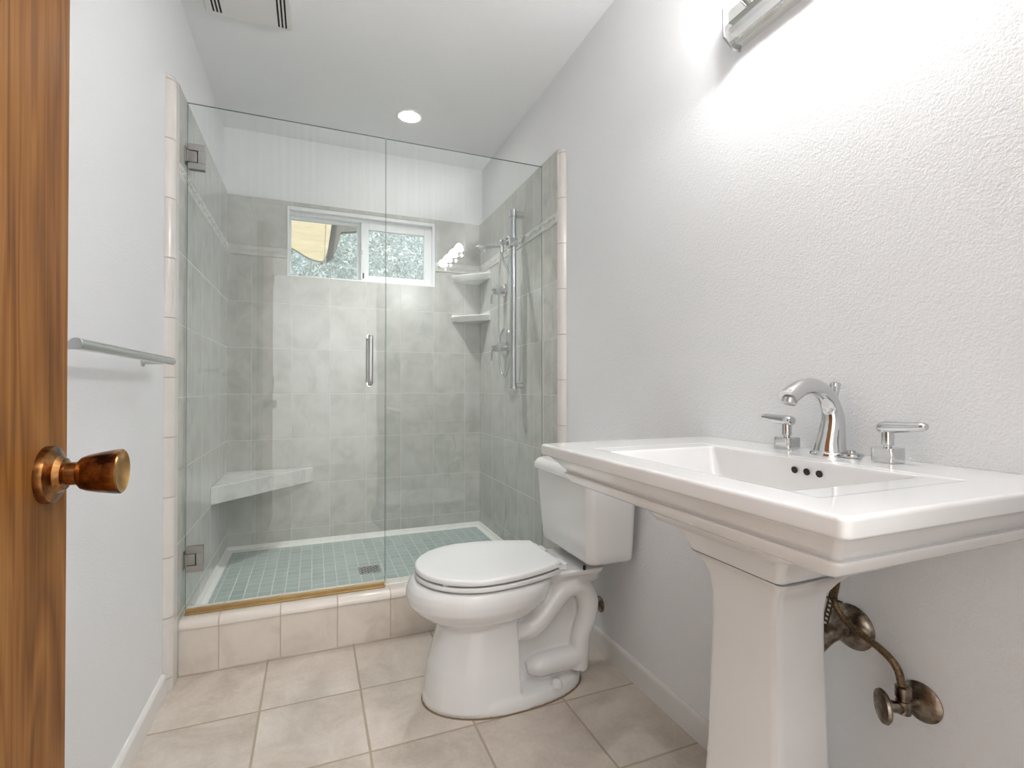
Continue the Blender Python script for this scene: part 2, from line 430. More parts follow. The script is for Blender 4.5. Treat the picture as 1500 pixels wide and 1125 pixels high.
# relief border band: rope edges, wavy vine and curls
def listello(name, org, along, length, out):
    o = Vector(org); a = Vector(along); n_ = Vector(out); m = MB()
    def P(s_, z, d): return o + a*s_ + n_*d + Vector((0, 0, z))
    H = LZ1-LZ0
    m.loft([[tuple(P(s_, z, d)) for d, z in ((-0.025, 0.001), (0.001, 0.001), (0.0035, 0.004), (0.0035, H-0.004), (0.001, H-0.001), (-0.025, H-0.001))] for s_ in (0, length)])
    for z in (0.006, H-0.006): m.tube([P(0, z, 0.0032), P(length, z, 0.0032)], 0.0020, 6)
    k = 0; s_ = 0.0
    N = int(length/0.012)
    m.tube([P(length*i/N, H/2 + 0.007*math.sin(2*PI*length*i/N/0.1), 0.0035) for i in range(N+1)], 0.0018, 6)
    s_ = 0.025; sg = 1
    while s_ < length-0.02:
        pts = []
        for i in range(14):
            an = i/13*PI*2.4; r = 0.0125*(1-i/16)
            pts.append(P(s_ + r*math.cos(an), H/2 - sg*0.004 + sg*r*math.sin(an), 0.0045))
        m.tube(pts, [0.0018]*10+[0.0022, 0.0024, 0.0024, 0.002], 6)
        for q in (0.018, 0.030):
            m.tube([P(s_+q, H/2-sg*0.002, 0.004), P(s_+q+0.007, H/2+sg*0.008, 0.005), P(s_+q+0.012, H/2+sg*0.015, 0.004)], [0.0012, 0.0034, 0.001], 6)
        s_ += 0.05; sg = -sg
    return struct(m.build(name, 'listello_tile', angle=50))
listello('trim_2', (TL, 2.01, LZ0), (0, 1, 0), YT-2.01, (1, 0, 0))
listello('trim_3', (TR, 1.955, LZ0), (0, 1, 0), YT-1.955, (-1, 0, 0))
listello('trim_4', (TL, YT, LZ0), (1, 0, 0), WX0-TL, (0, -1, 0))
listello('trim_5', (WX1, YT, LZ0), (1, 0, 0), TR-WX1, (0, -1, 0))

# bullnose edges of the tiled area
def nose(name, xw, xt, y0, y1, side):
    rings = []
    for z, k in ((0.001, 1), (TZ-0.05, 1), (TZ-0.018, 0.96), (TZ-0.006, 0.8), (TZ, 0.45)):
        p = [(xw, y1, z)]
        R = (xt-xw)
        ring = [(xw, y0 + (1-k)*0.03, z)]
        for i in range(1, 7):
            an = PI/2*i/6
            ring.append((xw + R*math.sin(an)*(k if k < 1 else 1), y0 + (1-k)*0.03 + min(abs(R), y1-y0)*(1-math.cos(an))*0.98, z))
        ring += [(xw + R*(k if k < 1 else 1), y1, z), (xw, y1, z)]
        rings.append(ring)
    return struct(MB().loft(rings).build(name, 'nose_tile', angle=50))
nose('trim_6', XL, TL+0.002, 1.945, 2.01, 1)
nose('trim_7', XR, TR-0.002, 1.920, 1.955, -1)

# curb
CZ = 0.184
m = MB().box(TL, TR, 2.045, 2.19, 0, 0.1545); struct(m.build('shower_curb', 'curb_tile', smooth=False))
pr = [(2.19, 0.1555), (2.0405, 0.1555)]
for i in range(0, 8):
    an = PI/2*i/7; pr.append((2.0405 + 0.026*(1-math.cos(an)), 0.158 + 0.026*math.sin(an)))
pr += [(2.182, CZ), (2.19, CZ-0.008)]
struct(MB().loft([[(x, y, z) for y, z in pr] for x in (TL, TR)]).build('shower_curb_top', 'curb_nose_tile', angle=50))

# shower pan
FZ = 0.12
struct(MB().box(TL, TR, 2.19, YT, 0.04, FZ).build('floor_shower', 'mosaic', smooth=False))
m = MB(); w_, h_ = 0.034, 0.024
prof = [(0, FZ), (w_, FZ), (w_-0.001, FZ+0.002), (0.012, FZ+0.006), (0.004, FZ+h_), (0, FZ+h_)]
m.loft([[(TL+a, y, z) for a, z in prof] for y in (2.19, YT)])
m.loft([[(TR-a, y, z) for a, z in prof] for y in (2.19, YT)])
m.loft([[(x, YT-a, z) for a, z in prof] for x in (TL, TR)])
struct(m.build('trim_8', 'caulk_white'))
dr = thing('shower_drain', (0.255, 2.50, FZ), 'square chrome strainer drain set in the aqua mosaic shower floor', 'drain')
MB().box(0.205, 0.305, 2.45, 2.55, FZ, FZ+0.003).build('rim', 'satin_chrome', dr, smooth=False)
m = MB()
for i in range(6):
    for j in range(6):
        if (i+j) % 2 == 0: m.box(0.215+i*0.0138, 0.225+i*0.0138, 2.46+j*0.0138, 2.47+j*0.0138, FZ+0.0028, FZ+0.0034)
m.build('strainer_hole', 'dark_gap', dr, smooth=False)

# ------------------------------------------------------------------ bench and corner shelves
BZ0, BZ1 = 0.468, 0.548
tri = [(TL, 2.60), (0.0, YT), (TL, YT)]
m = MB(); m.prism(tri, 2, BZ0, BZ1)
tag(m.build('shower_bench', 'bench_stone', bevel=0.004), 'white marbled triangular bench seat in the left rear corner of the shower', 'bench')
def corner_shelf(z, label):
    outer, inner = [], []
    def front(inset):
        pts = []
        for k in range(13):
            s_ = k/12
            x = 0.800 + inset + (TR-0.800-inset)*s_; y = YT - (YT-2.84-inset)*s_
            bul = 0.022*math.sin(PI*s_); pts.append((x - bul*0.7, y - bul*0.7))
        return pts
    f0 = front(0.0); f1 = front(0.014)
    m = MB()
    rings = []
    for zz, ins in ((z-0.036, 0.03), (z-0.02, 0.008), (z-0.004, 0.0), (z, 0.004)):
        rings.append([(x, y, zz) for x, y in front(ins)] + [(TR, YT, zz)])
    m.loft(rings)
    # raised flanges against the walls
    m.box(0.81, TR, YT-0.008, YT, z-0.03, z+0.012); m.box(TR-0.008, TR, 2.85, YT, z-0.036, z+0.02)
    return tag(m.build('corner_shelf', 'shelf_ceramic', angle=40), label, 'shelf', 'ceramic corner shelves')
corner_shelf(1.700, 'upper of the two white ceramic corner shelves in the shower, nearest the window')
corner_shelf(1.448, 'lower of the two white ceramic corner shelves in the shower, below window height')

# ------------------------------------------------------------------ window
win = bpy.data.objects.new('window_1', None); C.objects.link(win); win.location = (0.282, 3.10, WZ0); win['kind'] = 'structure'
m = MB()   # outer frame with stepped reveal
fy0, fy1 = 3.064, 3.20
m.box(WX0, WX0+0.010, fy0, fy1, WZ0, WZ1); m.box(WX1-0.018, WX1, fy0, fy1, WZ0, WZ1)
m.box(WX0+0.010, WX1-0.018, fy0, fy1, WZ0, WZ0+0.008); m.box(WX0+0.010, WX1-0.018, fy0, fy1, WZ1-0.022, WZ1)
m.box(WX0+0.010, WX1-0.018, fy0+0.03, fy1-0.02, WZ1-0.040, WZ1-0.022)
m.build('window_frame', 'vinyl', win, bevel=0.002)
def sash(name, x0, x1, z0, z1, w, wt, y0, y1, lw=None):
    s_ = MB(); lw = lw or w
    s_.box(x0, x0+lw, y0, y1, z0, z1); s_.box(x1-w, x1, y0, y1, z0, z1)
    s_.box(x0+lw, x1-w, y0, y1, z0, z0+wt[0]); s_.box(x0+lw, x1-w, y0, y1, z1-wt[1], z1)
    o = s_.build(name, 'vinyl', win, bevel=0.002)
    yy = (y0+y1)/2
    MB().box(x0+lw, x1-w, yy-0.002, yy+0.002, z0+wt[0], z1-wt[1]).build('window_pane', 'window_glass', o, smooth=False)
    return o
sash('fixed_sash', WX0+0.010, 0.285, WZ0+0.008, WZ1-0.040, 0.042, (0.004, 0.016), 3.125, 3.150, lw=0.010)
sl = sash('sliding_sash', 0.262, WX1-0.018, WZ0+0.008, WZ1-0.040, 0.046, (0.036, 0.040), 3.088, 3.114, lw=0.044)
m = MB().box(0.264, 0.272, 3.078, 3.088, 1.80, 1.86); m.box(0.262, 0.276, 3.070, 3.080, 1.815, 1.845)
m.build('window_latch', 'vinyl', win, bevel=0.002)
MB().box(0.272, 0.279, 3.080, 3.088, 1.655, 1.685).build('lock_pin', 'dark_gap', win, smooth=False)

# ------------------------------------------------------------------ frameless shower glass
GY = 2.110
DX0, DX1 = TL+0.006, 0.2755
GZ0, GZ1 = CZ+0.012, 2.035
sd = thing('shower_door', (DX0, GY, CZ), 'clear frameless glass shower door hinged to the left tiled wall', 'shower door')
MB().box(DX0, DX1, GY-0.004, GY+0.004, GZ0, GZ1).build('glass_pane', 'shower_glass', sd, smooth=False)
m = MB()
m.box(DX0-0.0006, DX0, GY-0.004, GY+0.004, GZ0, GZ1); m.box(DX1, DX1+0.0006, GY-0.004, GY+0.004, GZ0, GZ1)
m.box(DX0, DX1, GY-0.004, GY+0.004, GZ1, GZ1+0.0006)
o = m.build('glass_edge', 'glass_edge', sd, smooth=False); o['label'] = 'polished green glass edge'
m = MB().box(DX0, DX1, GY-0.007, GY+0.007, GZ0-0.011, GZ0+0.006); m.box(DX0, DX1, GY-0.018, GY-0.007, GZ0-0.011, GZ0-0.006)
o = m.build('door_sweep', 'brass_sweep', sd, bevel=0.002); o['label'] = 'amber yellowed bottom sweep strip'
def hinge(z):
    x0 = DX0 + 0.004
    m = MB()
    # C-shaped plate on the glass and the pivoting tongue that reaches to the wall
    for s_ in (-1, 1):
        ya, yb = (GY-0.013, GY-0.0042) if s_ < 0 else (GY+0.0042, GY+0.013)
        m.box(x0, x0+0.052, ya, yb, z+0.022, z+0.046); m.box(x0, x0+0.052, ya, yb, z-0.046, z-0.022)
        m.box(x0+0.030, x0+0.052, ya, yb, z-0.022, z+0.022)
    h = m.build('hinge', 'brushed_nickel', sd, bevel=0.0012)
    m = MB().box(TL+0.004, x0+0.027, GY-0.0115, GY+0.0115, z-0.020, z+0.020)
    m.build('pivot_block', 'brushed_nickel', h, bevel=0.0012)
    MB().box(TL, TL+0.004, GY-0.025, GY+0.025, z-0.030, z+0.030).build('wall_plate', 'brushed_nickel', h, bevel=0.001)
    MB().box(x0+0.001, x0+0.0305, GY-0.006, GY+0.006, z-0.0225, z+0.0225).build('hinge_gap', 'dark_gap', h, smooth=False)
hinge(1.839); hinge(0.381)
HX = 0.2127
for s_ in (-1, 1):
    y = GY + s_*0.052
    pts = [(HX, GY+s_*0.005, 1.208), (HX, GY+s_*0.036, 1.208), (HX, GY+s_*0.048, 1.204), (HX, y, 1.190), (HX, y, 1.10), (HX, y, 1.035), (HX, GY+s_*0.048, 1.021), (HX, GY+s_*0.036, 1.017), (HX, GY+s_*0.005, 1.017)]
    hd = MB().tube(pts, 0.0095, 14, smooth=5, up=(1, 0, 0)).build('handle', 'chrome', sd, angle=60)
    m = MB(); m.lathe([(0, 0.012), (0.003, 0.012)], (HX, GY+s_*0.0042, 1.208), (0, s_, 0), 20); m.lathe([(0, 0.012), (0.003, 0.012)], (HX, GY+s_*0.0042, 1.017), (0, s_, 0), 20)
    m.build('washer', 'chrome', hd)
gp = thing('glass_panel', (0.63, GY, CZ), 'clear fixed glass panel between the shower door and the right tiled wall', 'glass panel')
PX0, PX1 = DX1+0.004, TR-0.003
MB().box(PX0, PX1, GY-0.004, GY+0.004, CZ+0.001, GZ1).build('glass_pane', 'shower_glass', gp, smooth=False)
m = MB().box(PX0-0.0006, PX0, GY-0.004, GY+0.004, CZ+0.001, GZ1); m.box(PX1, PX1+0.0006, GY-0.004, GY+0.004, CZ+0.001, GZ1); m.box(PX0, PX1, GY-0.004, GY+0.004, GZ1, GZ1+0.0006)
m.build('glass_edge', 'glass_edge', gp, smooth=False)
m = MB().box(PX0, PX1, GY-0.006, GY+0.006, CZ, CZ+0.005); m.box(PX1+0.0005, TR, GY-0.007, GY+0.007, CZ, GZ1)
m.build('caulk_bead', 'caulk_white', gp, bevel=0.001)

# ------------------------------------------------------------------ shower fittings
BX, BY = 0.955, 2.350
sb = thing('slide_bar', (TR, BY, 0.99), 'tall chrome slide bar with hand-shower holder on the right shower wall', 'shower rail')
pr = [(BX-0.014+0.016*math.cos(a), BY+0.024*math.sin(a)) for a in [2*PI*k/24 for k in range(24)]]
m = MB(); m.prism(pr, 2, 1.003, 1.895); m.build('rail', 'satin_chrome', sb, angle=50)
for z in (0.995, 1.868):
    m = MB(); m.lathe([(0, 0.019), (0.04, 0.017)], (TR, BY, z+0.018), (-1, 0, 0), 20)
    m.prism([(BX-0.014+0.020*math.cos(a), BY+0.029*math.sin(a)) for a in [2*PI*k/24 for k in range(24)]], 2, z, z+0.012 if z < 1.2 else z+0.034)
    m.build('end_bracket', 'chrome', sb, angle=50)
HZ = 1.735
m = MB().box(BX-0.045, BX+0.006, BY-0.028, BY+0.028, HZ-0.022, HZ+0.022); m.lathe([(0, 0.012), (0.04, 0.015)], (BX-0.045, BY, HZ), (-1, 0, 0), 18)
m.build('holder', 'chrome', sb, bevel=0.006)
m = MB().lathe([(0, 0.008), (0.016, 0.012), (0.02, 0.02), (0.026, 0.021), (0.03, 0.015)], (BX-0.02, BY+0.02, HZ+0.01), (-0.35, 0.2, 0.9), 18)
m.build('clamp_knob', 'chrome', sb)
hs = thing('hand_shower', (BX-0.09, BY, HZ-0.01), 'chrome hand shower with coiled metal hose held on the slide bar', 'hand shower')
hp = Vector((BX-0.075, BY, HZ-0.018))
m = MB().tube([hp + Vector((0.0, 0, -0.035)), hp + Vector((-0.003, 0, 0.0)), hp + Vector((-0.04, 0, -0.004)), hp + Vector((-0.07, 0, -0.012)), hp + Vector((-0.10, 0, -0.022))], [0.010, 0.014, 0.011, 0.012, 0.016], 16, smooth=4)
m.build('handle', 'chrome', hs, angle=60)
hc = hp + Vector((-0.108, 0, -0.026))
m = MB().lathe([(-0.013, 0.012), (-0.010, 0.03), (0, 0.036), (0.006, 0.034)], hc, (0, 0, -1), 24)
m.build('spray_head', 'chrome', hs)
h0 = hp + Vector((0, 0, -0.035))
pts = [h0, (0.91, 2.40, 1.655), (0.94, 2.395, 1.59), (0.95, 2.384, 1.45), (0.95, 2.392, 1.24), (0.95, 2.43, 1.118), (0.952, 2.50, 1.060), (0.952, 2.555, 1.105), (0.950, 2.576, 1.22), (0.950, 2.577, 1.52), (0.955, 2.56, 1.72), (0.975, 2.53, 1.755)]
m = MB().tube(pts, 0.0065, 10, smooth=8); m.build('hose', 'satin_chrome', hs, angle=60)
def valve(y, z, R, lever, label):
    v = thing('shower_valve', (TR, y, z), label, 'valve', 'shower valves')
    MB().lathe([(0, R), (0.007, R), (0.011, R*0.92), (0.016, R*0.5)], (TR, y, z), (-1, 0, 0), 32).build('escutcheon', 'chrome', v)
    hz = z - (0.03 if R > 0.05 else 0)
    MB().lathe([(0.008, 0.022), (0.035, 0.024), (0.04, 0.030), (0.062, 0.029), (0.066, 0.022), (0.075, 0.017), (0.085, 0.0)], (TR, y, hz), (-1, 0, 0), 24, cap1=False).build('knob', 'chrome', v)
    MB().tube([(TR-0.068, y, hz-0.01), (TR-0.078, y+lever[0]*0.3, hz-0.035), (TR-0.074, y+lever[0], hz-lever[1])], [0.009, 0.007, 0.006], 12, smooth=4).build('lever', 'chrome', v)
valve(2.600, 1.545, 0.038, (0.02, 0.075), 'upper chrome shower valve with small round plate and lever, beside the slide bar')
valve(2.590, 1.258, 0.078, (0.03, 0.075), 'lower chrome shower valve with large round plate, beside the slide bar')

# ------------------------------------------------------------------ towel bar
TBX, TBZ = -0.387, 1.078
tb = thing('towel_bar', (XL, 1.45, TBZ-0.01), 'slim chrome towel bar on the white left wall beside the wooden door', 'towel bar')
MB().tube([(TBX, 1.093, TBZ), (TBX, 1.735, TBZ)], 0.0105, 20).build('rail', 'satin_chrome', tb, bevel=0.001)
for y in (1.12, 1.722):
    m = MB().tube([(XL, y, TBZ-0.003), (TBX-0.002, y, TBZ-0.001)], 0.0075, 14); m.lathe([(0, 0.014), (0.004, 0.014)], (XL, y, TBZ-0.003), (1, 0, 0), 20)
    m.build('post', 'satin_chrome', tb)

# ------------------------------------------------------------------ open wooden door
FX = -0.289
door = bpy.data.objects.new('door_1', None); C.objects.link(door); door.location = (FX-0.035, 0.0, 0); door['kind'] = 'structure'
MB().box(FX-0.035, FX, -0.015, 0.795, 0.012, 2.03).build('door_panel', 'door_wood', door, bevel=0.0015)
m = MB()
for z in (0.25, 1.0, 1.78): m.lathe([(0, 0.006), (0.09, 0.006)], (FX+0.004, -0.018, z), (0, 0, 1), 12)
m.build('door_hinge', 'bronze', door)
KY, KZ = 0.742, 0.8985
kn = MB().lathe([(0, 0.0335), (0.004, 0.0335), (0.008, 0.0325), (0.0095, 0.030), (0.011, 0.026), (0.0125, 0.022), (0.018, 0.0185), (0.020, 0.0135), (0.030, 0.0135), (0.031, 0.011)], (FX, KY, KZ), (1, 0, 0), 48)
kn = kn.build('rosette', 'bronze', door, angle=25)
m = MB().lathe([(0.029, 0.011), (0.031, 0.0155), (0.034, 0.0190), (0.040, 0.0215), (0.050, 0.0238), (0.060, 0.0255), (0.068, 0.0268), (0.072, 0.0268), (0.0735, 0.0255)], (FX, KY, KZ), (1, 0, 0), 48, cap1=False)
kb = m.build('door_knob', 'bronze', door, angle=30)
m = MB().lathe([(0.0735, 0.0255), (0.0715, 0.0235), (0.0685, 0.017), (0.067, 0.008), (0.0668, 0.0005)], (FX, KY, KZ), (1, 0, 0), 48, cap0=False)
o = m.build('knob_face', 'bronze_face', kb, angle=60); o['label'] = 'bright brass dished knob face'

# ------------------------------------------------------------------ toilet
TYC = 1.585
to = thing('toilet', (0.62, TYC, 0), 'white two-piece toilet with closed lid between shower and pedestal sink', 'toilet')
m = MB()
# bowl
m.loft([egg(*a) for a in [
    (0.235, 0.385, 0.640, 0.50, TYC, 0.100, 2.0, 2.4), (0.262, 0.355, 0.680, 0.50, TYC, 0.130, 2.0, 2.4),
    (0.285, 0.318, 0.712, 0.50, TYC, 0.160, 2.0, 2.4), (0.305, 0.292, 0.730, 0.50, TYC, 0.178, 2.0, 2.4),
    (0.325, 0.277, 0.742, 0.50, TYC, 0.189, 2.05, 2.5), (0.350, 0.274, 0.750, 0.50, TYC, 0.193, 2.05, 2.5),
    (0.370, 0.280, 0.755, 0.50, TYC, 0.191, 2.1, 2.6), (0.384, 0.290, 0.760, 0.50, TYC, 0.186, 2.1, 2.6), (0.390, 0.300, 0.76, 0.50, TYC, 0.178, 2.1, 2.6)]])
# front column
def col(z, xf, xb, hw): # rounded nose, square rear
    pts = []
    n_ = 20
    xw = xf + hw*1.15
    for k in range(n_+1):
        a = -PI/2 + PI*k/n_
        pts.append((xw - (xw-xf)*math.cos(a), TYC + hw*math.sin(a), z))
    pts += [(xb, TYC+hw, z), (xb, TYC-hw, z)]
    return pts
m.loft([col(*a) for a in [(0.012, 0.328, 0.606, 0.153), (0.06, 0.334, 0.606, 0.146), (0.12, 0.342, 0.606, 0.138), (0.20, 0.366, 0.606, 0.126), (0.28, 0.388, 0.606, 0.118), (0.32, 0.40, 0.606, 0.116)]])
# base flange
m.loft([egg(*a) for a in [(0.0, 0.326, 0.872, 0.57, TYC, 0.161, 2.0, 2.5), (0.020, 0.326, 0.872, 0.57, TYC, 0.161, 2.0, 2.5), (0.036, 0.332, 0.868, 0.57, TYC, 0.156, 2.0, 2.5), (0.044, 0.35, 0.85, 0.57, TYC, 0.135, 2.0, 2.5)]])
# central web
m.loft([rrect(*a, 0.02, z) for z, a in [(0.03, (0.59, 0.862, TYC-0.075, TYC+0.075)), (0.20, (0.59, 0.865, TYC-0.062, TYC+0.062)), (0.36, (0.59, 0.86, TYC-0.062, TYC+0.062))]])
# rear deck under the tank
m.loft([rrect(*a, 0.03, z) for z, a in [(0.300, (0.80, 0.90, TYC-0.055, TYC+0.055)), (0.335, (0.74, 0.935, TYC-0.085, TYC+0.085)), (0.362, (0.70, 0.925, TYC-0.108, TYC+0.108)), (0.378, (0.69, 0.93, TYC-0.122, TYC+0.122)), (0.392, (0.69, 0.93, TYC-0.125, TYC+0.125))]])
for s_ in (-1, 1):
    yo = TYC + s_*0.082
    path = [(0.57, yo, 0.218), (0.64, yo, 0.212), (0.69, yo, 0.232), (0.735, yo, 0.278), (0.775, yo, 0.318), (0.815, yo, 0.332), (0.855, yo, 0.318), (0.878, yo, 0.272), (0.874, yo, 0.215), (0.853, yo, 0.165), (0.846, yo, 0.110), (0.838, yo, 0.05)]
    m.tube(path, [0.030, 0.034, 0.037, 0.038, 0.039, 0.039, 0.039, 0.038, 0.034, 0.032, 0.034, 0.037], 20, smooth=5)
    m.tube([(0.655, yo-s_*0.012, 0.080), (0.675, yo-s_*0.006, 0.084), (0.70, yo, 0.086), (0.76, yo, 0.088), (0.83, yo, 0.088)], [0.022, 0.032, 0.037, 0.038, 0.036], 20, smooth=3)
body = m.build('bowl', 'porcelain', to, smooth=True, angle=180)
r = body.modifiers.new('remesh', 'REMESH'); r.mode = 'VOXEL'; r.voxel_size = 0.0042; r.use_smooth_shade = True
s2 = body.modifiers.new('smooth', 'SMOOTH'); s2.factor = 0.5; s2.iterations = 7
for s_ in (-1, 1):
    m = MB().lathe([(0, 0.0175), (0.014, 0.0165), (0.021, 0.012), (0.023, 0.0)], (0.735, TYC+s_*0.134, 0.036), (0, 0, 1), 24, cap1=False)
    m.build('bolt_cap', 'seat_plastic', to, angle=60)
MB().loft([egg(0.0, 0.3225, 0.8755, 0.57, TYC, 0.1645, 2.0, 2.5), egg(0.003, 0.3235, 0.8745, 0.57, TYC, 0.1635, 2.0, 2.5)]).build('caulk_line', 'old_caulk', to)
# seat ring, lid
def lid_ring(z, d, hwb=0.125, xb=0.757):
    pts = []
    n_ = 40
    xf, xw, hw = 0.303+d, 0.50, 0.189-d
    for k in range(n_+1):
        a = -PI/2 + PI*k/n_
        pts.append((xw - (xw-xf)*math.cos(a), TYC + hw*math.sin(a)*1.0, z))
    # taper to the straight back edge
    for k in range(1, 9):
        s_ = k/8; pts.append((xw + (xb-d-xw)*s_, TYC + (hw + (hwb-d-hw)*(s_**2.0)), z))
    for k in range(8, 0, -1):
        s_ = k/8; pts.append((xw + (xb-d-xw)*s_, TYC - (hw + (hwb-d-hw)*(s_**2.0)), z))
    return pts
m = MB().loft([lid_ring(0.3950, 0.003, 0.13, 0.752), lid_ring(0.397, 0.0, 0.13, 0.752), lid_ring(0.4075, 0.0, 0.13, 0.752), lid_ring(0.4095, 0.003, 0.13, 0.752)])
m.build('seat', 'seat_plastic', to, angle=60)
m = MB().loft([lid_ring(0.4145, 0.003), lid_ring(0.4165, 0.0), lid_ring(0.4265, 0.0), lid_ring(0.4305, 0.003), lid_ring(0.433, 0.010), lid_ring(0.4345, 0.05)])
m.build('lid', 'seat_plastic', to, angle=60)
for p in ((0.372, -0.120), (0.372, 0.120)):
    MB().box(p[0]-0.012, p[0]+0.012, TYC+p[1]-0.012, TYC+p[1]+0.012, 0.41, 0.414).build('bumper', 'seat_plastic', to, smooth=False)
for s_ in (-1, 1):
    y = TYC + s_*0.075
    m = MB().box(0.752, 0.790, y-0.028, y+0.028, 0.392, 0.416); m.box(0.745, 0.765, y-0.022, y+0.022, 0.408, 0.428)
    m.build('seat_hinge', 'seat_plastic', to, bevel=0.005, seg=3)
# tank
def tank(z, xf, hwy, r=0.03, xb=1.004, bow=0.012):
    pts = rrect(xf, xb, TYC-hwy, TYC+hwy, r, z, 8)
    out = []
    for x, y, zz in pts:
        k = 1-((y-TYC)/hwy)**2
        out.append((x - (bow*k if x < (xf+xb)/2 else 0), y, zz))
    return out
TB = [(0.418, 0.850, 0.165, 0.022), (0.421, 0.838, 0.176, 0.026), (0.430, 0.831, 0.184, 0.028), (0.45, 0.828, 0.187, 0.028), (0.55, 0.822, 0.196, 0.028), (0.69, 0.815, 0.206, 0.028)]
m = MB().loft([tank(z, xf, hw, r) for z, xf, hw, r in TB]); m.build('tank', 'porcelain', to, angle=60)
TLd = [(0.688, 0.808, 0.209), (0.691, 0.804, 0.212), (0.696, 0.802, 0.214), (0.712, 0.803, 0.213), (0.724, 0.810, 0.206), (0.730, 0.816, 0.200), (0.732, 0.824, 0.192)]
m = MB().loft([tank(z, xf, hw, 0.03, xb=1.008) for z, xf, hw in TLd]); m.build('tank_lid', 'porcelain', to, angle=60)
m = MB().lathe([(0, 0.005), (0.014, 0.005)], (0.845, TYC-0.120, 0.391), (0, 0, 1), 10)
m.build('tank_bolt', 'dark_gap', to)
# supply stop behind the toilet
ts = thing('toilet_supply_valve', (XR, 1.66, 0.175), 'dark metal water supply stop on the wall behind the toilet', 'valve')
MB().lathe([(0, 0.030), (0.003, 0.030), (0.010, 0.016), (0.012, 0.008)], (XR, 1.65, 0.175), (-1, 0, 0), 28).build('escutcheon', 'aged_metal', ts)
m = MB().tube([(XR-0.005, 1.65, 0.175), (XR-0.05, 1.65, 0.175)], 0.008, 12); m.lathe([(0, 0.012), (0.03, 0.012)], (XR-0.05, 1.65, 0.165), (0, 0, 1), 14)
m.build('valve_body', 'aged_metal', ts)
MB().tube([(XR-0.05, 1.65, 0.19), (XR-0.05, 1.66, 0.26), (XR-0.05, 1.69, 0.33), (XR-0.06, 1.70, 0.41)], 0.005, 10, smooth=5).build('supply_hose', 'braided_hose', ts)

# ------------------------------------------------------------------ pedestal sink
SX0, SX1, SY0, SY1 = 0.510, XR-0.001, 0.350, 1.098
sk = thing('pedestal_sink', (0.77, 0.72, 0), 'white rectangular pedestal sink with stepped rim on the right wall', 'sink')
def sr(z, dx, dy0, dy1, r=0.012):   # section inset from the slab outline; the back stays on the wall
    return rrect(SX0+dx, SX1, SY0+dy0, SY1-dy1, max(r, 0.003), z, 5)
BO = (0.590, 0.868, 0.478, 0.912)   # basin opening
def bo(z, d, r): return rrect(BO[0]+d, BO[1]-d*0.35, BO[2]+d, BO[3]-d, r, z, 5)
rings = [
    rrect(0.76, 0.88, 0.62, 0.78, 0.01, 0.676, 5), rrect(0.708, 0.905, 0.596, 0.808, 0.012, 0.677, 5), rrect(0.704, 0.93, 0.591, 0.813, 0.012, 0.690, 5),
    rrect(0.693, 0.95, 0.580, 0.828, 0.014, 0.712, 5), rrect(0.674, 0.98, 0.560, 0.855, 0.016, 0.735, 5), rrect(0.642, 1.0, 0.525, 0.900, 0.018, 0.757, 5),
    sr(0.770, 0.085, 0.095, 0.120, 0.018), sr(0.777, 0.064, 0.066, 0.082, 0.014),
    sr(0.7785, 0.053, 0.050, 0.064, 0.010), sr(0.783, 0.048, 0.046, 0.060, 0.010), sr(0.797, 0.037, 0.035, 0.050, 0.010), sr(0.802, 0.037, 0.035, 0.050, 0.010),
    sr(0.803, 0.042, 0.040, 0.055, 0.010), sr(0.8075, 0.041, 0.038, 0.052, 0.010), sr(0.815, 0.035, 0.033, 0.043, 0.010), sr(0.826, 0.026, 0.025, 0.030, 0.010), sr(0.836, 0.015, 0.015, 0.016, 0.010),
    sr(0.8395, 0.008, 0.008, 0.008, 0.010), sr(0.8405, 0.003, 0.003, 0.003, 0.010), sr(0.8425, 0.0006, 0.0006, 0.0006, 0.011), sr(0.8445, 0, 0, 0, 0.011), sr(0.8600, 0, 0, 0, 0.011), sr(0.8635, 0.0012, 0.0012, 0.0012, 0.011), sr(0.8652, 0.0040, 0.0040, 0.0040, 0.010), sr(0.8655, 0.008, 0.008, 0.008, 0.008),
]
rings += [rrect(0.574, 0.890, 0.425, 0.970, 0.008, 0.8655, 5), rrect(0.577, 0.887, 0.428, 0.967, 0.008, 0.8649, 5), rrect(0.580, 0.884, 0.436, 0.960, 0.008, 0.8641, 5)]
rings += [bo(0.8638, -0.004, 0.008), bo(0.8626, -0.001, 0.009), bo(0.8590, 0.0015, 0.010), bo(0.84, 0.007, 0.014), bo(0.80, 0.020, 0.022), bo(0.76, 0.036, 0.032), bo(0.735, 0.055, 0.04), bo(0.725, 0.080, 0.04), bo(0.721, 0.115, 0.015)]
m = MB().loft(rings); m.build('basin', 'porcelain', sk, angle=60)
ped = [(0.0, 0.700, 0.89, 0.585, 0.830, 0.02), (0.05, 0.704, 0.885, 0.589, 0.826, 0.02), (0.075, 0.715, 0.875, 0.600, 0.815, 0.02), (0.10, 0.722, 0.872, 0.608, 0.806, 0.02), (0.30, 0.733, 0.868, 0.621, 0.793, 0.018), (0.55, 0.740, 0.866, 0.629, 0.786, 0.016),
       (0.60, 0.7395, 0.867, 0.6285, 0.7865, 0.016), (0.630, 0.735, 0.870, 0.624, 0.790, 0.016), (0.652, 0.727, 0.882, 0.612, 0.796, 0.014), (0.667, 0.717, 0.897, 0.600, 0.804, 0.014), (0.675, 0.708, 0.915, 0.590, 0.810, 0.012)]
m = MB().loft([rrect(a, b, c, d, r, z, 2) for z, a, b, c, d, r in ped]); m.build('pedestal', 'porcelain', sk, angle=30)
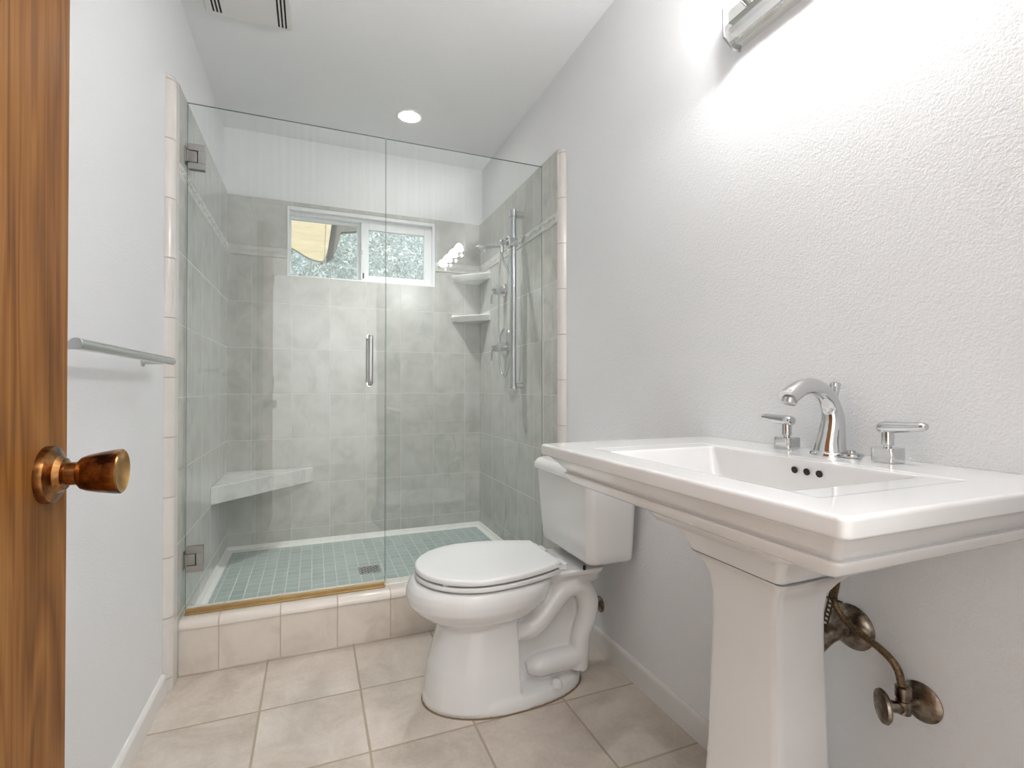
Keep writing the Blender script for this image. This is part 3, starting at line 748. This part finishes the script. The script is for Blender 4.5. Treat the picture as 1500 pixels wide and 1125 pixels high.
for y in (0.6925, 0.667, 0.642):
    m = MB().lathe([(0, 0.0065), (0.0012, 0.0065), (0.0014, 0.0056)], (0.8632, y, 0.842), (-1, 0, -0.1), 20)
    o = m.build('overflow_hole', 'dark_gap', sk); o['label'] = 'dark round overflow hole'
MB().lathe([(0, 0.022), (0.003, 0.022), (0.004, 0.018), (0.003, 0.0)], (0.735, 0.71, 0.7205), (0, 0, 1), 24, cap1=False).build('drain_flange', 'chrome', sk)

# ------------------------------------------------------------------ faucet set
DZ = 0.8655
fc = thing('faucet', (0.967, 0.698, DZ), 'chrome arched faucet with two lever handles on the back of the sink', 'faucet')
fy = 0.698
m = MB().lathe([(0, 0.036), (0.004, 0.036), (0.007, 0.033), (0.008, 0.0305)], (0.970, fy, DZ), (0, 0, 1), 32, cap1=False)
m.tube([(0.970, fy, DZ+0.006), (0.971, fy, 0.885), (0.976, fy, 0.91), (0.979, fy, 0.935), (0.975, fy, 0.958), (0.963, fy, 0.979), (0.943, fy, 0.996), (0.917, fy, 1.003), (0.890, fy, 1.000), (0.866, fy, 0.989), (0.852, fy, 0.980)],
       [0.0305, 0.027, 0.0235, 0.021, 0.0185, 0.017, 0.0165, 0.0165, 0.0165, 0.0172, 0.0178], 28, smooth=6, up=(0, 1, 0))
sp = m.build('spout', 'chrome', fc, angle=50)
MB().lathe([(0, 0.0135), (0.010, 0.0135), (0.0115, 0.010)], (0.858, fy, 0.979), (-0.35, 0, -1), 24).build('aerator', 'satin_chrome', sp)
MB().lathe([(0, 0.004), (0.085, 0.0045), (0.105, 0.006), (0.118, 0.0095), (0.122, 0.0105), (0.126, 0.0095), (0.130, 0.0)], (1.000, 0.708, 0.884), (0, 0, 1), 20, cap1=False).build('lift_rod', 'chrome', fc)
def faucet_handle(y, tip):
    b = MB().loft([rrect(0.9475, 0.9885, y-0.0205, y+0.0205, 0.009, z, 5) for z in (DZ, DZ+0.0265)])
    h = b.build('handle_base', 'chrome', fc, bevel=0.0015)
    MB().lathe([(0.0245, 0.0065), (0.030, 0.0065), (0.031, 0.0098), (0.060, 0.0098)], (0.968, y, DZ), (0, 0, 1), 24).build('stem', 'chrome', h)
    MB().tube([(0.968, y-tip*0.015, DZ+0.062), (0.968, y-tip*0.013, DZ+0.062), (0.968, y-tip*0.002, DZ+0.063), (0.968, y+tip*0.03, DZ+0.065), (0.968, y+tip*0.058, DZ+0.068), (0.968, y+tip*0.063, DZ+0.068)],
              [0.003, 0.0105, 0.0135, 0.0115, 0.0085, 0.003], 22, smooth=5, flat=(0.85, 1.05), up=(0, 0, 1)).build('lever', 'chrome', h, angle=60)
faucet_handle(0.795, 1); faucet_handle(0.588, -1)
st = MB().lathe([(0, 0.0165), (0.004, 0.0170), (0.0045, 0.0205), (0.008, 0.0195), (0.010, 0.012), (0.0102, 0.008), (0.014, 0.007), (0.015, 0.0)], (0.962, 0.650, DZ), (0, 0, 1), 32, cap1=False)
tag(st.build('drain_stopper', 'satin_chrome'), 'small round metal drain stopper lying beside the faucet base on the sink', 'drain stopper')

# ------------------------------------------------------------------ plumbing under the sink
dp = thing('drain_pipe', (XR, 0.688, 0.515), 'tarnished chrome drain pipe with round wall plate behind the pedestal', 'pipe')
MB().lathe([(0, 0.044), (0.003, 0.0445), (0.010, 0.040), (0.017, 0.028), (0.019, 0.020)], (XR, 0.688, 0.515), (-1, 0, 0), 36).build('wall_plate', 'aged_metal', dp)
MB().tube([(XR-0.012, 0.688, 0.515), (0.975, 0.689, 0.515), (0.945, 0.692, 0.508), (0.918, 0.699, 0.482), (0.903, 0.703, 0.44), (0.900, 0.706, 0.40), (0.899, 0.708, 0.36)], [0.017, 0.017, 0.0175, 0.0175, 0.0175, 0.0175, 0.017], 20, smooth=6).build('waste_arm', 'aged_metal', dp, angle=60)
MB().tube([(0.902, 0.708, 0.62), (0.902, 0.708, 0.44)], 0.016, 18).build('tailpiece', 'aged_metal', dp)
m = MB()   # perforated lift strap
p0, p1 = Vector((0.935, 0.668, 0.610)), Vector((0.935, 0.693, 0.505))
dv = (p1-p0).normalized(); wv = Vector((0, dv.z, -dv.y))
for k in range(12):
    a0 = p0 + dv*(k*0.0095); a1 = a0 + dv*0.004
    for (q0, q1, wa, wb) in ((a0, a1, -0.006, 0.006), (a1, a1+dv*0.0055, -0.006, -0.003), (a1, a1+dv*0.0055, 0.003, 0.006)):
        c_ = [q0+wv*wa, q0+wv*wb, q1+wv*wb, q1+wv*wa]
        m.loft([[tuple(v) for v in c_], [tuple(v+Vector((0.0015, 0, 0))) for v in c_]])
o = m.build('lift_strap', 'braided_hose', dp, smooth=False); o['label'] = 'dark perforated metal strap'
MB().tube([(0.935, 0.650, 0.592), (0.935, 0.690, 0.590)], 0.0025, 8).build('lift_rod', 'aged_metal', dp)
sv = thing('supply_valve', (XR, 0.566, 0.434), 'tarnished round-handled shutoff valve with bent supply tube under the sink', 'valve')
vy, vz = 0.567, 0.435
MB().lathe([(0, 0.034), (0.003, 0.0345), (0.008, 0.028), (0.014, 0.011)], (XR, vy-0.002, vz), (-1, 0, 0), 36).build('wall_plate', 'aged_metal', sv)
m = MB().tube([(XR-0.010, vy, vz), (0.960, vy, vz)], 0.008, 16)
m.lathe([(-0.010, 0.0115), (0.012, 0.0115), (0.013, 0.0095), (0.017, 0.0095), (0.018, 0.0125), (0.036, 0.0125), (0.038, 0.009)], (0.972, vy, vz), (0, 0, 1), 18)
m.lathe([(0, 0.010), (0.016, 0.010), (0.018, 0.006), (0.026, 0.006)], (0.966, vy+0.002, vz), (-0.75, 0.55, 0), 12)
m.build('valve_body', 'aged_metal', sv)
hd = Vector((0.966, vy, vz-0.001)); hdir = Vector((-0.80, 0.55, 0.0)).normalized()
MB().lathe([(0.022, 0.012), (0.024, 0.026), (0.028, 0.029), (0.032, 0.0275), (0.034, 0.020), (0.035, 0.006), (0.037, 0.004), (0.037, 0.0)], hd, hdir, 32, cap1=False).build('round_handle', 'aged_metal', sv)
MB().tube([(0.970, vy, vz+0.036), (0.966, 0.567, 0.480), (0.965, 0.570, 0.496), (0.965, 0.581, 0.511), (0.965, 0.603, 0.5235), (0.965, 0.628, 0.5315), (0.965, 0.656, 0.542), (0.964, 0.677, 0.558), (0.962, 0.686, 0.581), (0.958, 0.680, 0.606), (0.95, 0.665, 0.66)], 0.0066, 14, smooth=6).build('supply_tube', 'braided_hose', sv, angle=60)

# ------------------------------------------------------------------ vanity light
vl = thing('vanity_light', (XR, 0.67, 1.93), 'chrome strip light with glowing glass shades high on the wall above the sink', 'light fixture')
LY0, LY1, LZ = 0.36, 0.965, 1.925
pr = [(XR, LZ-0.052), (XR-0.022, LZ-0.052), (XR-0.030, LZ-0.047), (XR-0.030, LZ-0.040), (XR-0.046, LZ-0.034), (XR-0.050, LZ-0.022), (XR-0.044, LZ-0.014), (XR-0.052, LZ-0.006), (XR-0.052, LZ+0.022), (XR-0.044, LZ+0.034), (XR-0.030, LZ+0.042), (XR-0.022, LZ+0.052), (XR, LZ+0.052)]
m = MB().prism([(a, b) for a, b in pr], 1, LY0, LY1); m.build('backplate', 'polished_steel', vl, angle=20)
for y in (LY0-0.006, LY1):
    m = MB().prism([(XR, LZ-0.060), (XR-0.028, LZ-0.060), (XR-0.058, LZ-0.036), (XR-0.060, LZ+0.036), (XR-0.028, LZ+0.060), (XR, LZ+0.060)], 1, y, y+0.006)
    m.build('end_cap', 'satin_chrome', vl, bevel=0.001)
for k in range(4):
    y = LY0 + 0.075 + k*0.152; o_ = Vector((XR-0.048, y, LZ+0.018)); dd = Vector((-0.90, 0, 0.43)).normalized()
    sk_ = MB().lathe([(-0.006, 0.024), (0.014, 0.022), (0.018, 0.014)], o_, dd, 20).build('socket', 'chrome', vl)
    n_ = 64; uu = Vector((0, 1, 0)); ww = dd.cross(uu); rings = []
    for h, r_ in ((0.010, 0.021), (0.022, 0.036), (0.045, 0.046), (0.075, 0.049)):
        ring = []
        for i in range(n_):
            an = 2*PI*i/n_; rr_ = r_*(1+0.03*math.cos(16*an)); ring.append(tuple(o_ + dd*h + uu*rr_*math.cos(an) + ww*rr_*math.sin(an)))
        rings.append(ring)
    sh = MB().loft(rings, False, False).build('glass_shade', 'shade_glass', vl, angle=60)
    MB().lathe([(0.018, 0.012), (0.028, 0.018), (0.040, 0.026), (0.053, 0.030), (0.066, 0.026), (0.075, 0.014), (0.077, 0.0)], o_, dd, 24, cap1=False).build('bulb', 'bulb_glow', sh)

# ------------------------------------------------------------------ recessed light, vent
rl = thing('recessed_light', (0.463, 2.606, ZC), 'round recessed ceiling light with white ring, glowing, in front of the shower', 'ceiling light')
rl['label'] = 'round recessed ceiling light with white ring, glowing above the shower'
MB().lathe([(0, 0.067), (0.003, 0.066), (0.006, 0.060), (0.0045, 0.050), (0.001, 0.048)], (0.463, 2.606, ZC), (0, 0, -1), 48).build('ring', 'vinyl', rl)
o = MB().lathe([(0.001, 0.047), (0.0055, 0.046), (0.009, 0.030), (0.010, 0.0)], (0.463, 2.606, ZC), (0, 0, -1), 40, cap1=False).build('lens', 'lens_glow', rl)
d = bpy.data.lights.new('downlight', 'SPOT'); d.energy = 30; d.spot_size = math.radians(104); d.spot_blend = 1.0; d.shadow_soft_size = 0.045; d.color = (1, 1.0, 1.0)
o = bpy.data.objects.new('downlight', d); C.objects.link(o); o.location = (0.463, 2.606, ZC-0.02)
vt = thing('vent_cover', (-0.23, 1.99, ZC), 'white square exhaust fan cover with side slots on the ceiling', 'vent')
m = MB().loft([rrect(-0.375, -0.082, 1.83, 2.135, 0.012, z, 4) for z in (ZC, ZC-0.016)] + [rrect(-0.370, -0.086, 1.835, 2.130, 0.012, ZC-0.021, 4)])
m.build('cover', 'grille', vt, angle=50)
for xs in ((-0.347, -0.335, -0.323), (-0.127, -0.1145, -0.102)):
    m = MB()
    for x in xs: m.box(x-0.0032, x+0.0032, 1.85, 2.118, ZC-0.0216, ZC-0.020)
    m.build('slot', 'dark_gap', vt, smooth=False)

# unseen fixture added in the hall as a source for the doorway fill
hl = thing('hall_fill_fixture', (0.3, -0.75, ZC), 'round frosted ceiling fill light added out of view in the hall behind the camera', 'ceiling light')
MB().lathe([(0, 0.16), (0.02, 0.16), (0.02, 0.15)], (0.3, -0.75, ZC), (0, 0, -1), 32).build('base', 'vinyl', hl)
MB().lathe([(0.02, 0.15), (0.05, 0.14), (0.07, 0.10), (0.08, 0.0)], (0.3, -0.75, ZC), (0, 0, -1), 32, cap1=False).build('diffuser', 'hall_fill_glow', hl)

# ------------------------------------------------------------------ outside: eave and trees
ev = thing('roof_eave', (-0.03, 4.0, 1.95), 'cream painted roof rafter tail with curved end outside the window', 'roof eave')
poly = [(-0.75, 2.80), (-0.75, 2.16), (-0.45, 2.12), (-0.30, 2.09), (-0.20, 2.055), (-0.11, 2.01), (-0.05, 1.975), (0.0, 1.956), (0.04, 1.950), (0.068, 1.955), (0.075, 1.99), (0.10, 2.80)]
m = MB(); m.loft([[(x, y, z) for x, z in poly] for y in (4.0, 4.045)]); m.build('rafter_board', 'cream_wood', ev, bevel=0.003)
MB().loft([[(x, y, z) for x, z in [(0.076, 1.96), (0.098, 2.03), (0.135, 2.30), (0.135, 2.8), (0.10, 2.8), (0.093, 2.35)]] for y in (3.985, 4.06)]).build('end_board', 'cream_wood', ev, bevel=0.003)
o = MB().loft([[(x, y, z) for x, z in [(0.09, 1.96), (0.13, 2.0), (0.17, 2.09), (0.195, 2.205), (0.30, 2.225), (0.60, 2.30), (0.60, 2.8), (0.10, 2.8)]] for y in (4.065, 4.12)]).build('shade_board', 'soffit_shade', ev)  # dark board standing in for the shaded space under the eave
o['label'] = 'board coloured dark brown for the shade under the eave'
struct(MB().box(-9, 9, YB+0.12, 15, -0.35, -0.25).build('ground', 'soil', smooth=False))
def tree(cx, cy, h, R, n_leaves, seed, label, lo=1.3, lsz=1.0):
    rnd = random.Random(seed)
    t_ = thing('tree', (cx, cy, -0.25), label, 'tree', 'trees outside the window')
    MB().tube([(cx, cy, -0.25), (cx+0.1, cy, 1.0), (cx-0.05, cy+0.1, 2.2), (cx+0.05, cy, h-0.8)], [0.14, 0.12, 0.09, 0.04], 12, smooth=4).build('trunk', 'bark', t_)
    m = MB()
    for k in range(26):
        z0 = rnd.uniform(1.2, h-1.0); a = rnd.uniform(0, 2*PI); L = rnd.uniform(0.7, R)
        p = Vector((cx, cy, z0)); e = p + Vector((math.cos(a)*L, math.sin(a)*L, rnd.uniform(0.2, 0.9)))
        m.tube([p, (p+e)/2+Vector((0, 0, 0.12)), e], [0.016, 0.009, 0.003], 6, smooth=3)
    m.build('branch', 'bark', t_)
    vs, fs = [], []
    # leaf sprays: clusters of long narrow leaves
    nc = n_leaves//14
    for k in range(nc):
        while True:
            q = Vector((rnd.uniform(-1, 1), rnd.uniform(-1, 1), rnd.uniform(-1, 1)))
            if q.length < 1: break
        c_ = Vector((cx + q.x*R, cy + q.y*R, lo + (q.z+1)/2*(h-lo)))
        ax = Vector((rnd.uniform(-1, 1), rnd.uniform(-1, 1), rnd.uniform(-1, 0.6))).normalized()
        for j in range(14):
            b = c_ + ax*(j*0.018) 
            d = (ax*0.6 + Vector((rnd.uniform(-1, 1), rnd.uniform(-1, 1), rnd.uniform(-1, 1)))).normalized()
            L = rnd.uniform(0.032, 0.058)*lsz; w = L*0.18
            s_ = d.cross(Vector((rnd.uniform(-1, 1), rnd.uniform(-1, 1), rnd.uniform(-1, 1)))).normalized()
            o_ = len(vs)
            nn = d.cross(s_)*w*0.35
            vs += [tuple(b), tuple(b+d*L*0.5+s_*w+nn), tuple(b+d*L), tuple(b+d*L*0.5-s_*w+nn)]
            fs += [(o_, o_+1, o_+2), (o_, o_+2, o_+3)]
    me = bpy.data.meshes.new('foliage'); off = Vector(t_.location)
    me.from_pydata([tuple(Vector(v)-off) for v in vs], [], fs); me.materials.append(MATS['leaf'])
    o = bpy.data.objects.new('foliage', me); C.objects.link(o); o.parent = t_
    o['kind'] = 'stuff'
tree(-0.3, 6.9, 4.4, 1.75, 70000, 1, 'silvery green tree with narrow leaves seen through the left window pane')
tree(1.7, 10.8, 6.2, 2.0, 84000, 2, 'silvery green tree with narrow leaves seen through the right window pane', lo=2.2, lsz=1.3)
